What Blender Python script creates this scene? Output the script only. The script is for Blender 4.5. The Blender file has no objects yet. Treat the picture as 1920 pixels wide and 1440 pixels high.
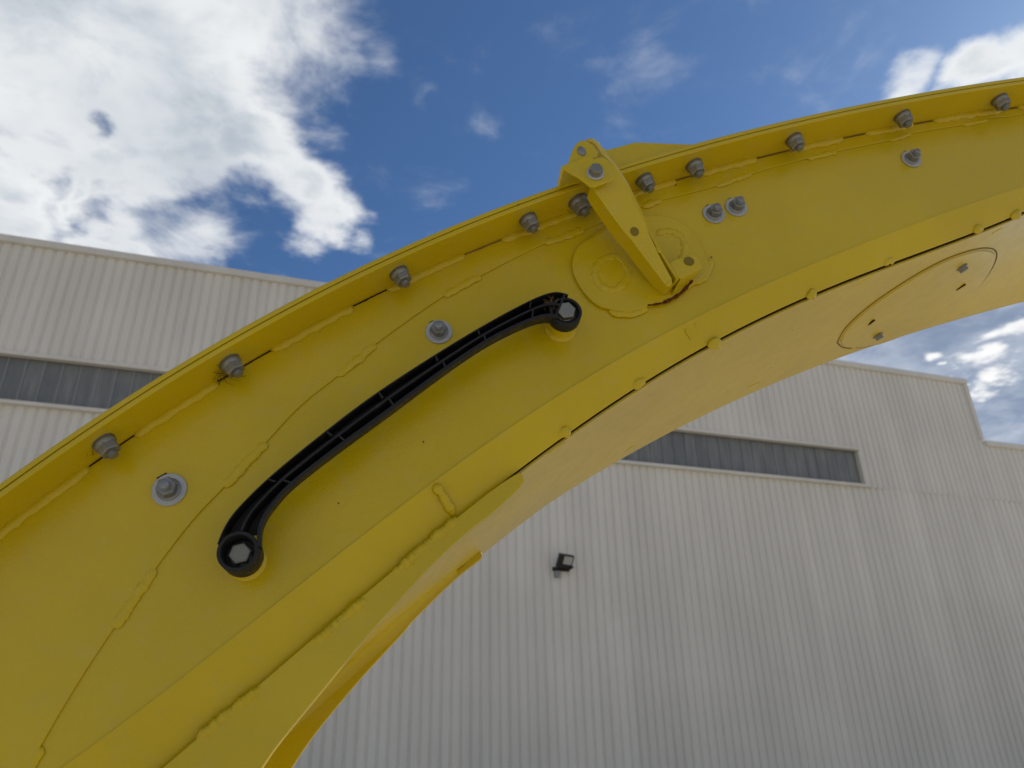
import bpy, bmesh, math, random
import numpy as np
from mathutils import Vector, Matrix, noise as mn
rnd = random.Random(7)
S = bpy.context.scene
COL = S.collection

# ------------------------------------------------------------------ camera
F = 1450.0; CX, CY = 960.0, 720.0
def nz(v): v = np.array(v, float); return v/np.linalg.norm(v)
UPC = nz([-60, 2943, -1450])                       # world up seen from the camera
HC = np.array([4976., -613., -1450.]); HC = nz(HC-UPC*(HC@UPC))   # direction of the building wall
YC = np.cross(UPC, HC)
M3 = np.array([HC, YC, UPC])                       # camera coords -> world coords
CAMZ = 1.6
CAM = np.array([0, 0, CAMZ])
cd = bpy.data.cameras.new('camera'); cam = bpy.data.objects.new('camera', cd); COL.objects.link(cam)
mw = Matrix.Identity(4)
for i in range(3):
    for j in range(3): mw[i][j] = M3[i][j]
mw[2][3] = CAMZ
cam.matrix_world = mw
cd.sensor_width = 36; cd.lens = 36*F/1920; cd.clip_start = .02; cd.clip_end = 6000
cd.dof.use_dof = True; cd.dof.focus_distance = .93; cd.dof.aperture_fstop = (cd.lens/1000)/.0030
S.camera = cam
def wdir(px, py): return nz(M3@np.array([px-CX, CY-py, -F]))

# ------------------------------------------------------------------ sky
SUN = wdir(2230, 120)
sun_el = math.asin(SUN[2]); sun_az = math.atan2(SUN[0], SUN[1])
W = bpy.data.worlds.new('World'); S.world = W; W.use_nodes = True
nt = W.node_tree; nt.nodes.clear()
class G:
    def __init__(s, nt): s.nt = nt
    def put(s, sock, v):
        if hasattr(v, 'is_output'): s.nt.links.new(v, sock)
        else: sock.default_value = v
    def n(s, t, **k):
        o = s.nt.nodes.new(t)
        for a, b in k.items(): setattr(o, a, b)
        return o
    def m(s, op, a, b=None, c=None, clamp=False):
        o = s.n('ShaderNodeMath', operation=op, use_clamp=clamp); s.put(o.inputs[0], a)
        if b is not None: s.put(o.inputs[1], b)
        if c is not None: s.put(o.inputs[2], c)
        return o.outputs[0]
    def v(s, op, a, b=None, sc=None):
        o = s.n('ShaderNodeVectorMath', operation=op); s.put(o.inputs[0], a)
        if b is not None: s.put(o.inputs[1], b)
        if sc is not None: s.put(o.inputs['Scale'], sc)
        return o.outputs['Value'] if op in ('DOT_PRODUCT', 'LENGTH') else o.outputs['Vector']
    def mr(s, x, a, b, c=0., d=1., t='SMOOTHSTEP'):
        o = s.n('ShaderNodeMapRange', interpolation_type=t, clamp=True)
        for i, q in enumerate((x, a, b, c, d)): s.put(o.inputs[i], q)
        return o.outputs[0]
    def noise(s, vec, scale, detail=4, rough=.5, dist=0.):
        o = s.n('ShaderNodeTexNoise'); s.put(o.inputs['Vector'], vec); s.put(o.inputs['Scale'], scale)
        s.put(o.inputs['Detail'], detail); s.put(o.inputs['Roughness'], rough); s.put(o.inputs['Distortion'], dist)
        return o
    def mix(s, f, a, b, bt='MIX'):
        o = s.n('ShaderNodeMix', data_type='RGBA', blend_type=bt); s.put(o.inputs[0], f); s.put(o.inputs[6], a); s.put(o.inputs[7], b)
        return o.outputs[2]
g = G(nt)
sky = g.n('ShaderNodeTexSky', sky_type='NISHITA', sun_disc=False, sun_elevation=sun_el, sun_rotation=sun_az,
          air_density=1.0, dust_density=.35, ozone_density=2.2, altitude=200)
SKYK = .085
d0 = g.n('ShaderNodeTexCoord').outputs['Generated']
wz = g.m('MAXIMUM', g.v('DOT_PRODUCT', d0, (0, 0, 1)), .06)
plane = g.v('DIVIDE', d0, None)
cz = g.n('ShaderNodeCombineXYZ'); [g.put(cz.inputs[i], wz) for i in range(3)]
nt.links.new(cz.outputs[0], plane.node.inputs[1])
warp = g.noise(plane, 3.0, 8, .56).outputs['Color']
warp = g.v('SCALE', g.v('SUBTRACT', warp, (.5, .5, .5)), sc=.21)
dw = g.v('NORMALIZE', g.v('ADD', d0, warp))
def blob(px, py, r, w=1., soft=.75):
    c = wdir(px, py); a = math.atan(r/F)
    ang = g.m('ARCCOSINE', g.m('MINIMUM', g.v('DOT_PRODUCT', dw, tuple(c)), 1.))
    return g.mr(ang, a*(1+soft), a*(1-soft), 0., w)
def blobs(L, op='MAXIMUM'):
    f = None
    for b in L:
        q = blob(*b); f = q if f is None else g.m(op, f, q)
    return f
pos = blobs([(60, 60, 270), (300, 60, 230), (400, 50, 118), (200, 250, 150), (370, 200, 140), (330, 260, 120), (495, 290, 85), (40, 300, 85), (120, 330, 60),
             (600, 405, 52, .9), (560, 320, 55), (200, 455, 66), (10, 420, 66, .8), (655, 92, 60, .30), (760, 135, 40, .16), (910, 183, 44, .17),
             (1690, 158, 42, .6), (1850, 160, 55), (1930, 135, 60), (350, 440, 90, .5), (300, 350, 60, .6)])
neg = blobs([(172, 235, 24, .45), (75, 345, 24, .35), (180, 395, 34, .3), (345, 405, 40, .2), (480, 365, 34, .25)])
grey = blobs([(1650, 650, 170), (1850, 720, 230), (1950, 820, 200), (2080, 640, 280)])
hot = blobs([(1775, 655, 20), (1865, 680, 26), (1935, 600, 30), (1800, 712, 9)])
fine = g.noise(plane, 5.5, 10, .60, .25).outputs['Fac']
broad = g.noise(plane, 1.1, 5, .55).outputs['Fac']
inview = g.mr(g.v('DOT_PRODUCT', d0, tuple(wdir(960, 500))), math.cos(math.radians(56)), math.cos(math.radians(42)))
unseen_clouds = g.m('MULTIPLY', g.mr(broad, .44, .58), g.m('SUBTRACT', 1., inview))  # cloud cover added outside the view for its light on shaded faces
dens = g.m('SUBTRACT', g.m('MAXIMUM', pos, unseen_clouds), neg)
dens = g.m('ADD', dens, g.m('MULTIPLY', g.m('SUBTRACT', fine, .5), 1.8))
cover = g.mr(dens, .02, .95)
cover = g.m('MULTIPLY', cover, g.mr(g.m('MAXIMUM', pos, unseen_clouds), .0, .2))
thick = g.mr(g.m('ADD', dens, g.m('MULTIPLY', g.m('SUBTRACT', g.noise(plane, 2.6, 4, .5).outputs['Fac'], .5), 1.6)), .55, 1.5)
white = (.90, .92, .93, 1); shade = (.47, .53, .60, 1)
ccol = g.mix(thick, white, shade)
CLK = 1.0
skc = g.mix(1.0, sky.outputs[0], (SKYK*.66, SKYK*.90, SKYK*1.14, 1), 'MULTIPLY')
c1 = g.mix(g.m('MULTIPLY', g.mr(g.m('ADD', grey, g.m('MULTIPLY', g.m('SUBTRACT', fine, .5), .7)), .0, .6), .95), skc, g.mix(g.mr(fine, .3, .7), (.24, .30, .42, 1), (.46, .52, .62, 1)))
c2 = g.mix(g.mr(g.m('ADD', hot, g.m('MULTIPLY', g.m('SUBTRACT', fine, .5), 1.2)), .05, 1.1), c1, (1.0, 1.0, 1.0, 1))
ccol = g.mix(g.m('SUBTRACT', 1., inview), ccol, g.mix(thick, (.62, .58, .52, 1), (.42, .40, .37, 1)))  # unseen clouds tinted warm grey to make the light on shaded faces less blue
c3 = g.mix(cover, c2, ccol)
bg = g.n('ShaderNodeBackground'); nt.links.new(c3, bg.inputs[0]); bg.inputs[1].default_value = CLK
wo = g.n('ShaderNodeOutputWorld'); nt.links.new(bg.outputs[0], wo.inputs[0])
W.cycles.sampling_method = 'MANUAL'; W.cycles.sample_map_resolution = 512

sl = bpy.data.lights.new('sun', 'SUN'); sl.energy = 4.6; sl.angle = math.radians(.53); sl.color = (1, .95, .87)
so = bpy.data.objects.new('sun', sl); COL.objects.link(so)
so.rotation_euler = Vector(SUN).to_track_quat('Z', 'Y').to_euler()
S.view_settings.view_transform = 'Standard'; S.view_settings.look = 'None'; S.view_settings.gamma = 1
S.view_settings.use_curve_mapping = False; S.view_settings.exposure = 0.0
S.cycles.max_bounces = 8; S.cycles.diffuse_bounces = 5; S.cycles.glossy_bounces = 5

# ------------------------------------------------------------------ materials
def mat(name, col, rough=.5, metal=0., coat=0., spec=.5):
    m = bpy.data.materials.new(name); m.use_nodes = True
    gg = G(m.node_tree); p = m.node_tree.nodes['Principled BSDF']
    p.inputs['Base Color'].default_value = (*col, 1); p.inputs['Roughness'].default_value = rough
    p.inputs['Metallic'].default_value = metal; p.inputs['Coat Weight'].default_value = coat; p.inputs['Specular IOR Level'].default_value = spec
    p.inputs['Coat Roughness'].default_value = .07
    return m, gg, p
def bump(gg, p, h, dist, strength=1., coat=True):
    b = gg.n('ShaderNodeBump'); gg.put(b.inputs['Height'], h); b.inputs['Distance'].default_value = dist; b.inputs['Strength'].default_value = strength
    gg.nt.links.new(b.outputs[0], p.inputs['Normal'])
    if coat: gg.nt.links.new(b.outputs[0], p.inputs['Coat Normal'])
def paint(name, col, specks=True, dust=.12):
    m, gg, p = mat(name, col, .48, 0, .5, .25)
    tc = gg.n('ShaderNodeTexCoord').outputs['Object']
    big = gg.noise(tc, 5., 4, .5).outputs['Fac']; mid = gg.noise(tc, 38., 5, .6).outputs['Fac']
    peel = gg.noise(tc, 420., 2, .5).outputs['Fac']
    c = gg.mix(gg.mr(big, .35, .7), (*[x*.94 for x in col], 1), (*[x*1.04 for x in col], 1))
    dustm = gg.m('MULTIPLY', gg.mr(mid, .48, .75), dust)
    c = gg.mix(dustm, c, (.48, .40, .20, 1))
    if specks:
        vo = gg.n('ShaderNodeTexVoronoi', feature='F1'); gg.put(vo.inputs['Vector'], gg.v('ADD', tc, gg.v('SCALE', gg.noise(tc, 90., 2).outputs['Color'], sc=.008))); vo.inputs['Scale'].default_value = 26
        ex = gg.n('ShaderNodeSeparateColor'); gg.nt.links.new(vo.outputs['Color'], ex.inputs[0])
        near = gg.m('LESS_THAN', vo.outputs['Distance'], gg.m('MULTIPLY', ex.outputs[1], .055))
        pick = gg.m('GREATER_THAN', ex.outputs[0], .52)
        c = gg.mix(gg.m('MULTIPLY', gg.m('MULTIPLY', near, pick), .8), c, (.05, .035, .015, 1))
    gg.nt.links.new(c, p.inputs['Base Color'])
    gg.put(p.inputs['Roughness'], gg.mr(mid, .3, .8, .34, .52))
    hgt = gg.m('ADD', gg.m('MULTIPLY', peel, .30), gg.m('ADD', gg.m('MULTIPLY', big, 3.), gg.m('MULTIPLY', mid, .28)))
    bump(gg, p, hgt, .0011)
    return m
YEL = (.60, .44, .001)
M_side = paint('yellow_paint', YEL)
M_dusty = paint('dusty_yellow_paint', (.62, .455, .022), True, .32)
M_black, gg, p = mat('black_plastic', (.006, .0065, .008), .45, spec=.4)
tc = gg.n('ShaderNodeTexCoord').outputs['Object']
q = gg.noise(tc, 900., 3, .6).outputs['Fac']; q2 = gg.noise(tc, 60., 6, .65).outputs['Fac']
gg.nt.links.new(gg.mix(gg.m('MULTIPLY', gg.mr(q2, .55, .8), .5), (.0085, .009, .011, 1), (.055, .05, .04, 1)), p.inputs['Base Color'])
gg.put(p.inputs['Roughness'], gg.mr(q2, .3, .7, .38, .7)); bump(gg, p, q, .0003, 1, False)
def metal(name, col, rough, dirt):
    m, gg, p = mat(name, col, rough, .85)
    tc = gg.n('ShaderNodeTexCoord').outputs['Object']
    q = gg.noise(tc, 180., 6, .65).outputs['Fac']
    gg.nt.links.new(gg.mix(gg.m('MULTIPLY', gg.mr(q, .4, .75), dirt), (*col, 1), (.10, .085, .055, 1)), p.inputs['Base Color'])
    gg.put(p.inputs['Roughness'], gg.mr(q, .3, .8, rough-.1, rough+.15)); bump(gg, p, gg.noise(tc, 1200., 3, .6).outputs['Fac'], .0003, .8, False)
    return m
M_zinc = metal('zinc_plated_steel', (.50, .52, .54), .36, .35)
M_zinc.node_tree.nodes['Principled BSDF'].inputs['Metallic'].default_value = .5
M_nut = metal('zinc_nut_steel', (.30, .31, .32), .33, .5)
M_galv = metal('galvanised_steel', (.31, .32, .32), .5, .45)
M_bolt = metal('dull_stainless', (.30, .29, .265), .5, .35)
M_dirt_shade, gg, p = mat('dark_grime_and_shade', (.035, .02, .008), .9, spec=.1)  # grime on the flange; also painted shade in the seam gap and slots
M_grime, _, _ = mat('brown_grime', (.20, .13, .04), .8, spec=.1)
M_rust, gg, p = mat('rust', (.07, .012, .008), .85, spec=.15)
tc = gg.n('ShaderNodeTexCoord').outputs['Object']
gg.nt.links.new(gg.mix(gg.mr(gg.noise(tc, 400., 5, .7).outputs['Fac'], .4, .62), (.055, .010, .010, 1), (.20, .07, .012, 1)), p.inputs['Base Color'])
M_grass, gg, p = mat('dry_grass', (.16, .10, .04), .8)
M_web, gg, p = mat('dark_fibre', (.05, .04, .02), .9)

def clad(name, col):
    m, gg, p = mat(name, col, .45, 0, .0, .4)
    tc = gg.n('ShaderNodeNewGeometry').outputs['Position']; oi = gg.n('ShaderNodeObjectInfo').outputs['Random']
    mp = gg.n('ShaderNodeMapping'); gg.nt.links.new(tc, mp.inputs[0]); mp.inputs['Scale'].default_value = (1.4, 1.4, .10)
    st = gg.noise(mp.outputs[0], 1.6, 7, .62).outputs['Fac']; bl = gg.noise(tc, .35, 4, .5).outputs['Fac']
    k = gg.m('MULTIPLY', gg.mr(st, .3, .75, .93, 1.04), gg.mr(oi, 0., 1., .975, 1.02)); k = gg.m('MULTIPLY', k, gg.mr(bl, .3, .7, .95, 1.03))
    cc = gg.n('ShaderNodeCombineXYZ')
    for i in range(3): gg.put(cc.inputs[i], gg.m('MULTIPLY', k, col[i]))
    gg.nt.links.new(cc.outputs[0], p.inputs['Base Color'])
    bump(gg, p, gg.noise(tc, 9., 3).outputs['Fac'], .004, .6, False)
    return m
M_clad = clad('cream_cladding', (.76, .73, .67))
M_trim = clad('cream_flashing', (.72, .69, .63))
M_pane, gg, p = mat('translucent_glazing', (.115, .135, .15), .3)
tc = gg.n('ShaderNodeNewGeometry').outputs['Position']
mp = gg.n('ShaderNodeMapping'); gg.nt.links.new(tc, mp.inputs[0]); mp.inputs['Scale'].default_value = (4., 4., .5)
q = gg.noise(mp.outputs[0], 1.5, 6, .65).outputs['Fac']
gg.nt.links.new(gg.mix(gg.mr(q, .35, .72), (.155, .165, .165, 1), (.24, .245, .235, 1)), p.inputs['Base Color'])
M_bar, _, _ = mat('glazing_bar_grey', (.27, .28, .29), .5)
M_dark, _, _ = mat('dark_interior', (.02, .02, .02), .9)
M_lampblack, _, _ = mat('lamp_black', (.012, .013, .016), .5)
M_lens, _, _ = mat('lamp_lens', (.45, .46, .44), .2, 0, .3)
M_roof, _, _ = mat('roof_grey', (.45, .45, .43), .6)
M_ground, gg, p = mat('concrete_yard', (.42, .40, .36), .9, spec=.2)
tc = gg.n('ShaderNodeNewGeometry').outputs['Position']
q = gg.noise(tc, .25, 8, .6).outputs['Fac']; q2 = gg.noise(tc, 30., 6, .7).outputs['Fac']
gg.nt.links.new(gg.mix(gg.mr(gg.m('ADD', gg.m('MULTIPLY', q, .7), gg.m('MULTIPLY', q2, .3)), .35, .65), (.42, .37, .285, 1), (.52, .46, .36, 1)), p.inputs['Base Color'])
bump(gg, p, q2, .01, .7, False)

# ------------------------------------------------------------------ mesh helpers
class MB:
    def __init__(s): s.v = []; s.f = []
    def add(s, vs, fs):
        b = len(s.v); s.v += [tuple(map(float, v)) for v in vs]; s.f += [tuple(b+i for i in f) for f in fs]; return s
    def box(s, x0, x1, y0, y1, z0, z1):
        return s.add([(x, y, z) for x in (x0, x1) for y in (y0, y1) for z in (z0, z1)],
                     [(0, 1, 3, 2), (4, 6, 7, 5), (0, 4, 5, 1), (2, 3, 7, 6), (0, 2, 6, 4), (1, 5, 7, 3)])
    def prism(s, poly, o0, o1):             # poly: (u, v) or (u, v, extra offset)
        n = len(poly); e = [p[2] if len(p) > 2 else 0 for p in poly]
        return s.add([(p[0], p[1], o0+e[i]) for i, p in enumerate(poly)]+[(p[0], p[1], o1+e[i]) for i, p in enumerate(poly)],
                     [tuple(range(n))[::-1], tuple(range(n, 2*n))]+[(i, (i+1) % n, n+(i+1) % n, n+i) for i in range(n)])
    def loft(s, rings, closed=True, cap=True):
        b = len(s.v); n = len(rings[0]); 
        for r in rings: s.v += [tuple(map(float, v)) for v in r]
        for k in range(len(rings)-1):
            for i in range(n if closed else n-1):
                j = (i+1) % n; s.f.append((b+k*n+i, b+k*n+j, b+(k+1)*n+j, b+(k+1)*n+i))
        if cap and closed:
            s.f.append(tuple(b+i for i in range(n))[::-1]); s.f.append(tuple(b+(len(rings)-1)*n+i for i in range(n)))
        return s
    def mesh(s, name, m, smooth=0., bev=0.):
        me = bpy.data.meshes.new(name); me.from_pydata(s.v, [], s.f)
        bm = bmesh.new(); bm.from_mesh(me); bmesh.ops.recalc_face_normals(bm, faces=bm.faces); bm.to_mesh(me); bm.free()
        me.materials.append(m)
        if smooth:
            me.polygons.foreach_set('use_smooth', [True]*len(me.polygons)); me.set_sharp_from_angle(angle=math.radians(smooth))
        return me
def tag(o, label=None, cat=None, group=None, kind=None):
    for k, v in (('label', label), ('category', cat), ('group', group), ('kind', kind)):
        if v: o[k] = v
    return o
def obj(name, me, parent=None, mtx=None):
    o = bpy.data.objects.new(name, me); COL.objects.link(o)
    if parent: o.parent = parent
    if mtx is not None: o.matrix_local = mtx
    return o
def bevel(o, w, seg=2, ang=35):
    b = o.modifiers.new('bevel', 'BEVEL'); b.width = w; b.segments = seg; b.limit_method = 'ANGLE'; b.angle_limit = math.radians(ang); b.harden_normals = False
    return o
def copy(o, parent, mtx=None):
    c = o.copy(); COL.objects.link(c); c.parent = parent
    if mtx is not None: c.matrix_local = mtx
    return c

# ------------------------------------------------------------------ the ground
gm = MB().add([(-900, -900, 0), (900, -900, 0), (900, 900, 0), (-900, 900, 0)], [(0, 1, 2, 3)])
tag(obj('ground', gm.mesh('ground', M_ground)), 'pale concrete yard stretching to the horizon', kind='structure')

# ------------------------------------------------------------------ the building
DW = 15.0
def wp(px, py, D=DW):
    r = M3@np.array([px-CX, CY-py, -F]); r = r*(D/r[1]); return r[0], r[2]+CAMZ
EAVE, WTOP, SILL, WING = 9.64+CAMZ, 7.07+CAMZ, 6.13+CAMZ, 7.76+CAMZ
XR, XC, XL = 14.2, 18.52, 14.2-.95*33
XE = XC+.95*14
B = bpy.data.objects.new('warehouse', None); COL.objects.link(B); B.location = (0, DW, 0)
tag(B, 'cream ribbed metal warehouse with long dark window strip and stepped roofline', 'building')
P = .19; NR = 5; SW = P*NR
prof = []
for k in range(NR):
    x = k*P
    prof += [(x, .033), (x+.022, .033), (x+.050, 0), (x+.165, 0)]
prof.append((SW, .033))
# crest faces the yard (-y); the wide flats stand proud, narrow valleys between
def sheet(h):
    mb = MB(); t = .002
    a = [(x, y, 0) for x, y in prof]; b = [(x, y, h) for x, y in prof]
    n = len(prof); mb.add(a+b, [(i, i+1, n+i+1, n+i) for i in range(n-1)])
    return mb.mesh('cladding_sheet', M_clad)
me_low = sheet(SILL-.02); me_up = sheet(EAVE-WTOP-.1); me_up2 = sheet(EAVE-SILL); me_wing = sheet(WING-SILL)
def row(me, x0, x1, y, z):
    k = round((x1-x0)/SW); sc = (x1-x0)/(k*SW)
    for i in range(k):
        o = obj('cladding_sheet', me, B); o.location = (x0+i*SW*sc, y, z); o.scale = (sc, 1, 1)
row(me_low, XL, XE, .012, 0)
row(me_up, XL, XR, 0, WTOP+.09)
row(me_up2, XR, XC, -.003, SILL-.03)
row(me_wing, XC, XE, -.003, SILL-.03)
def bpart(name, m, *boxes, bev=0):
    mb = MB()
    for b in boxes: mb.box(*b)
    o = obj(name, mb.mesh(name, m), B)
    if bev: bevel(o, bev, 2)
    return o
bpart('eave_flashing', M_trim, (XL, XC+.05, -.075, .3, EAVE-.11, EAVE+.05), bev=.02)
bpart('eave_flashing', M_trim, (XC+.055, XE, -.075, .3, WING-.11, WING+.05), bev=.02)
bpart('corner_flashing', M_trim, (XC-.10, XC+.045, -.055, .25, WING+.055, EAVE-.115), bev=.015)
bpart('window_head_flashing', M_trim, (XL, XR+.03, -.05, .10, WTOP+.01, WTOP+.10), bev=.012)
bpart('window_sill_flashing', M_trim, (XL, XR+.06, -.085, .12, SILL-.05, SILL+.025), bev=.012)
bpart('window_jamb_flashing', M_trim, (XR-.03, XR+.03, -.02, .118, SILL+.03, WTOP+.005))
bpart('side_wall', M_clad, (XC+.30, XC+.33, .26, 24, WING, EAVE-.1), )
bpart('side_wall', M_clad, (XL-.03, XL, .03, 24, 0, EAVE-.1))
bpart('side_wall', M_clad, (XE, XE+.03, .03, 24, 0, WING-.1))
bpart('roof', M_roof, (XL, XC+.3, .32, 24, EAVE-.1, EAVE-.04))
bpart('roof', M_roof, (XC+.34, XE, .32, 24, WING-.1, WING-.04))
bpart('rear_wall', M_clad, (XL, XE, 24.01, 24.04, 0, WING-.1))
bpart('inner_lining', M_dark, (XL, XR+.2, .16, .19, SILL-.1, WTOP+.2))
PW = .31
pm = MB().box(.006, PW-.006, 0, .02, 0, WTOP-SILL-.02).mesh('pane', M_pane)
bm_ = MB().box(-.012, .012, -.014, .012, 0, WTOP-SILL-.02).mesh('glazing_bar', M_bar)
x = XR-.03-PW*int((XR-XL)/PW)
win = bpy.data.objects.new('window_strip', None); COL.objects.link(win); win.parent = B; win.location = (0, .11, SILL+.027)
while x < XR-.05:
    o = obj('pane', pm, win); o.location = (x, 0, 0)
    if x < 5.: o = obj('glazing_bar', bm_, win); o.location = (x, 0, 0)
    x += PW
# floodlight on the wall
fx, fz = wp(1050, 1055)
FL = bpy.data.objects.new('floodlight', None); COL.objects.link(FL); FL.location = (fx, DW, fz-.16)
tag(FL, 'small black square floodlight on a bracket on the ribbed wall', 'floodlight')
rot = Matrix.Translation((.02, -.24, .14))@Matrix.Rotation(math.radians(33), 4, 'X')@Matrix.Rotation(math.radians(6), 4, 'Y')
o = obj('housing', MB().box(-.165, .165, -.045, .045, -.14, .14).mesh('housing', M_lampblack), FL, rot); bevel(o, .012)
obj('lens', MB().box(-.055, .135, -.052, -.047, -.05, .115).mesh('lens', M_lens), FL, rot)
mb = MB()
for k in range(7): mb.box(-.14+k*.045, -.13+k*.045, .046, .075, -.12, .12)
obj('cooling_fins', mb.mesh('cooling_fins', M_lampblack), FL, rot)
bevel(obj('bracket', MB().box(-.17, -.14, -.27, -.02, -.0, .035).box(.16, .19, -.27, -.02, 0, .035).box(-.18, .2, -.019, .0, -.02, .06).mesh('bracket', M_lampblack), FL), .004)
obj('junction_box', MB().box(-.14, -.05, -.09, -.002, -.16, -.03).mesh('junction_box', M_bar), FL)

# ------------------------------------------------------------------ the chute
NC = np.array([160., 730., 1450.]); NC = nz(NC-UPC*(NC@UPC)); HU = np.cross(UPC, NC); DP = .832
def L(px, py, o=0.):                          # point of the plane that lies o metres proud of the side plate
    r = np.array([px-CX, CY-py, -F]); k = (DP-o)/(-(r@NC)); return k*(r@HU), k*(r@UPC)
def L3(px, py, o=0.): a = L(px, py, o); return (a[0], a[1], o)
def Ls(pts, o=0.): return [L(x, y, o) for x, y in pts]
def depth(px, py, o=0.): r = np.array([px-CX, CY-py, -F]); return F*(DP-o)/(-(r@NC))
org = M3@(-NC*DP)+CAM
CH = bpy.data.objects.new('discharge_chute', None); COL.objects.link(CH)
cm = Matrix.Identity(4); hw, uw, nw = M3@HU, M3@UPC, M3@NC
for i in range(3): cm[i][0] = hw[i]; cm[i][1] = uw[i]; cm[i][2] = nw[i]; cm[i][3] = org[i]
# base of the empty: lower left end of the chute
base = cm@Vector((-.55, -.30, -.15)); sh = Vector((-.55, -.30, -.15))
cmb = cm.copy(); cmb.translation = base; CH.matrix_world = cmb
tag(CH, 'big curved yellow steel chute with welded plates, bolted top flange and black grab handle', 'chute')
T0 = Matrix.Translation(-sh)
def part(name, mb, m, smooth=0., bev=0., seg=2, parent=None, label=None, kind=None):
    for i, v in enumerate(mb.v): mb.v[i] = (v[0]-sh[0], v[1]-sh[1], v[2]-sh[2])
    o = obj(name, mb.mesh(name, m, smooth), parent or CH)
    if bev: bevel(o, bev, seg)
    if label: o['label'] = label
    if kind: o['kind'] = kind
    return o
def curve(pts, o, deg, u0, u1, n=90):
    A = np.array(Ls(pts, o)); c = np.polyfit(A[:, 0], A[:, 1], deg); lo, hi = A[0, 0], A[-1, 0]
    if lo > hi: lo, hi = hi, lo
    d = np.polyder(c); us = np.linspace(u0, u1, n); out = []
    for u in us:
        if u < lo: v = np.polyval(c, lo)+(u-lo)*np.polyval(d, lo)
        elif u > hi: v = np.polyval(c, hi)+(u-hi)*np.polyval(d, hi)
        else: v = np.polyval(c, u)
        out.append((u, v))
    return out
def offs(cv, d):                              # shift a curve along its left normal
    a = np.array(cv); t = np.gradient(a, axis=0); t /= np.linalg.norm(t, axis=1)[:, None]
    return [tuple(a[i]+d*np.array([-t[i, 1], t[i, 0]])) for i in range(len(a))]
def strip(A, Bc, o0, o1):                     # solid between two paired curves
    n = len(A); mb = MB()
    mb.loft([[(A[i][0], A[i][1], o0), (Bc[i][0], Bc[i][1], o0), (Bc[i][0], Bc[i][1], o1), (A[i][0], A[i][1], o1)] for i in range(n)])
    return mb
U0, U1 = -.55, 1.25
topc = [(0, 904), (192, 773), (324, 700), (391, 646), (522, 576), (604, 530), (715, 480), (888, 409), (1042, 350), (1301, 270), (1440, 234), (1603, 196), (1761, 168.5), (1918, 144)]
l1 = [(122, 1437), (292, 1309), (364, 1244), (480, 1163), (558, 1102), (657, 1023), (700, 984), (811, 903), (881, 862), (960, 797), (1021, 762), (1085, 716), (1199, 640), (1310, 593), (1440, 535), (1527, 496), (1702, 423), (1761, 401), (1920, 350)]
l2 = [(303, 1440), (388, 1367), (494, 1282), (587, 1204), (733, 1078), (846, 976), (933, 907), (1047, 823), (1146, 760), (1186, 724.5), (1332, 649), (1440, 592), (1530, 550), (1676, 487), (1828, 433.5), (1912, 401)]
far = [(1062, 920), (1152, 864.5), (1295, 797), (1440, 722), (1557, 677), (1702, 623), (1920, 565)]
OL = .055
N = 100
cover_top = curve(topc, OL, 4, U0, U1, N)
cover_bot = offs(cover_top, -.0058)
fl_top = offs(cover_top, -.0068); fl_bot = offs(cover_top, -.0128)
WID = .33
part('cover_plate', strip(cover_top, cover_bot, -WID, OL), M_side, 30, .0012)
part('top_flange', strip(fl_top, fl_bot, -.05, OL-.0005), M_side, 30, .0012)
c1 = curve(l1, .0, 5, U0, U1, N)
c2 = curve(l2, -.020, 4, U0, U1, N)
part('side_plate', strip(offs(cover_top, -.0130), c1, -.004, 0), M_side, 30)
# folded lower band
mb = MB(); O2 = -.020
mb.loft([[(c1[i][0], c1[i][1], .0015), (c2[i][0], c2[i][1], O2), (c2[i][0]-.001, c2[i][1]+.001, O2-.005), (c1[i][0], c1[i][1], -.004)] for i in range(N)])
part('lower_band', mb, M_side, 40, .003, 4)
# bottom plate: near edge just behind the band, far edge traced at the far side
bn = offs(c2, -.0028)
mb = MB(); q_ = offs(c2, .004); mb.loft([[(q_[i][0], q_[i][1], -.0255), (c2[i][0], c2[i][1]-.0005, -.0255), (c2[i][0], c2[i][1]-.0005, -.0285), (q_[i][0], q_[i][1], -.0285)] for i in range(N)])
part('seam_shade', mb, M_dirt_shade)  # dark strip laid in the gap; the seam's shade is put into its colour
bf_ = curve([(901, 1035)]+[(1035, 933)]+far, -WID, 3, U0, U1, N)
xs = [p[0] for p in bn]
bfar = []
for i in range(N):
    u = bn[i][0]; v = np.interp(u, [p[0] for p in bf_], [p[1] for p in bf_])
    bfar.append((u, v))
A0 = np.array([p[1] for p in bn]); A1 = np.array([p[1] for p in bfar])
uu = np.array(xs); lo_u = L(1035, 933, -WID)[0]
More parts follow.
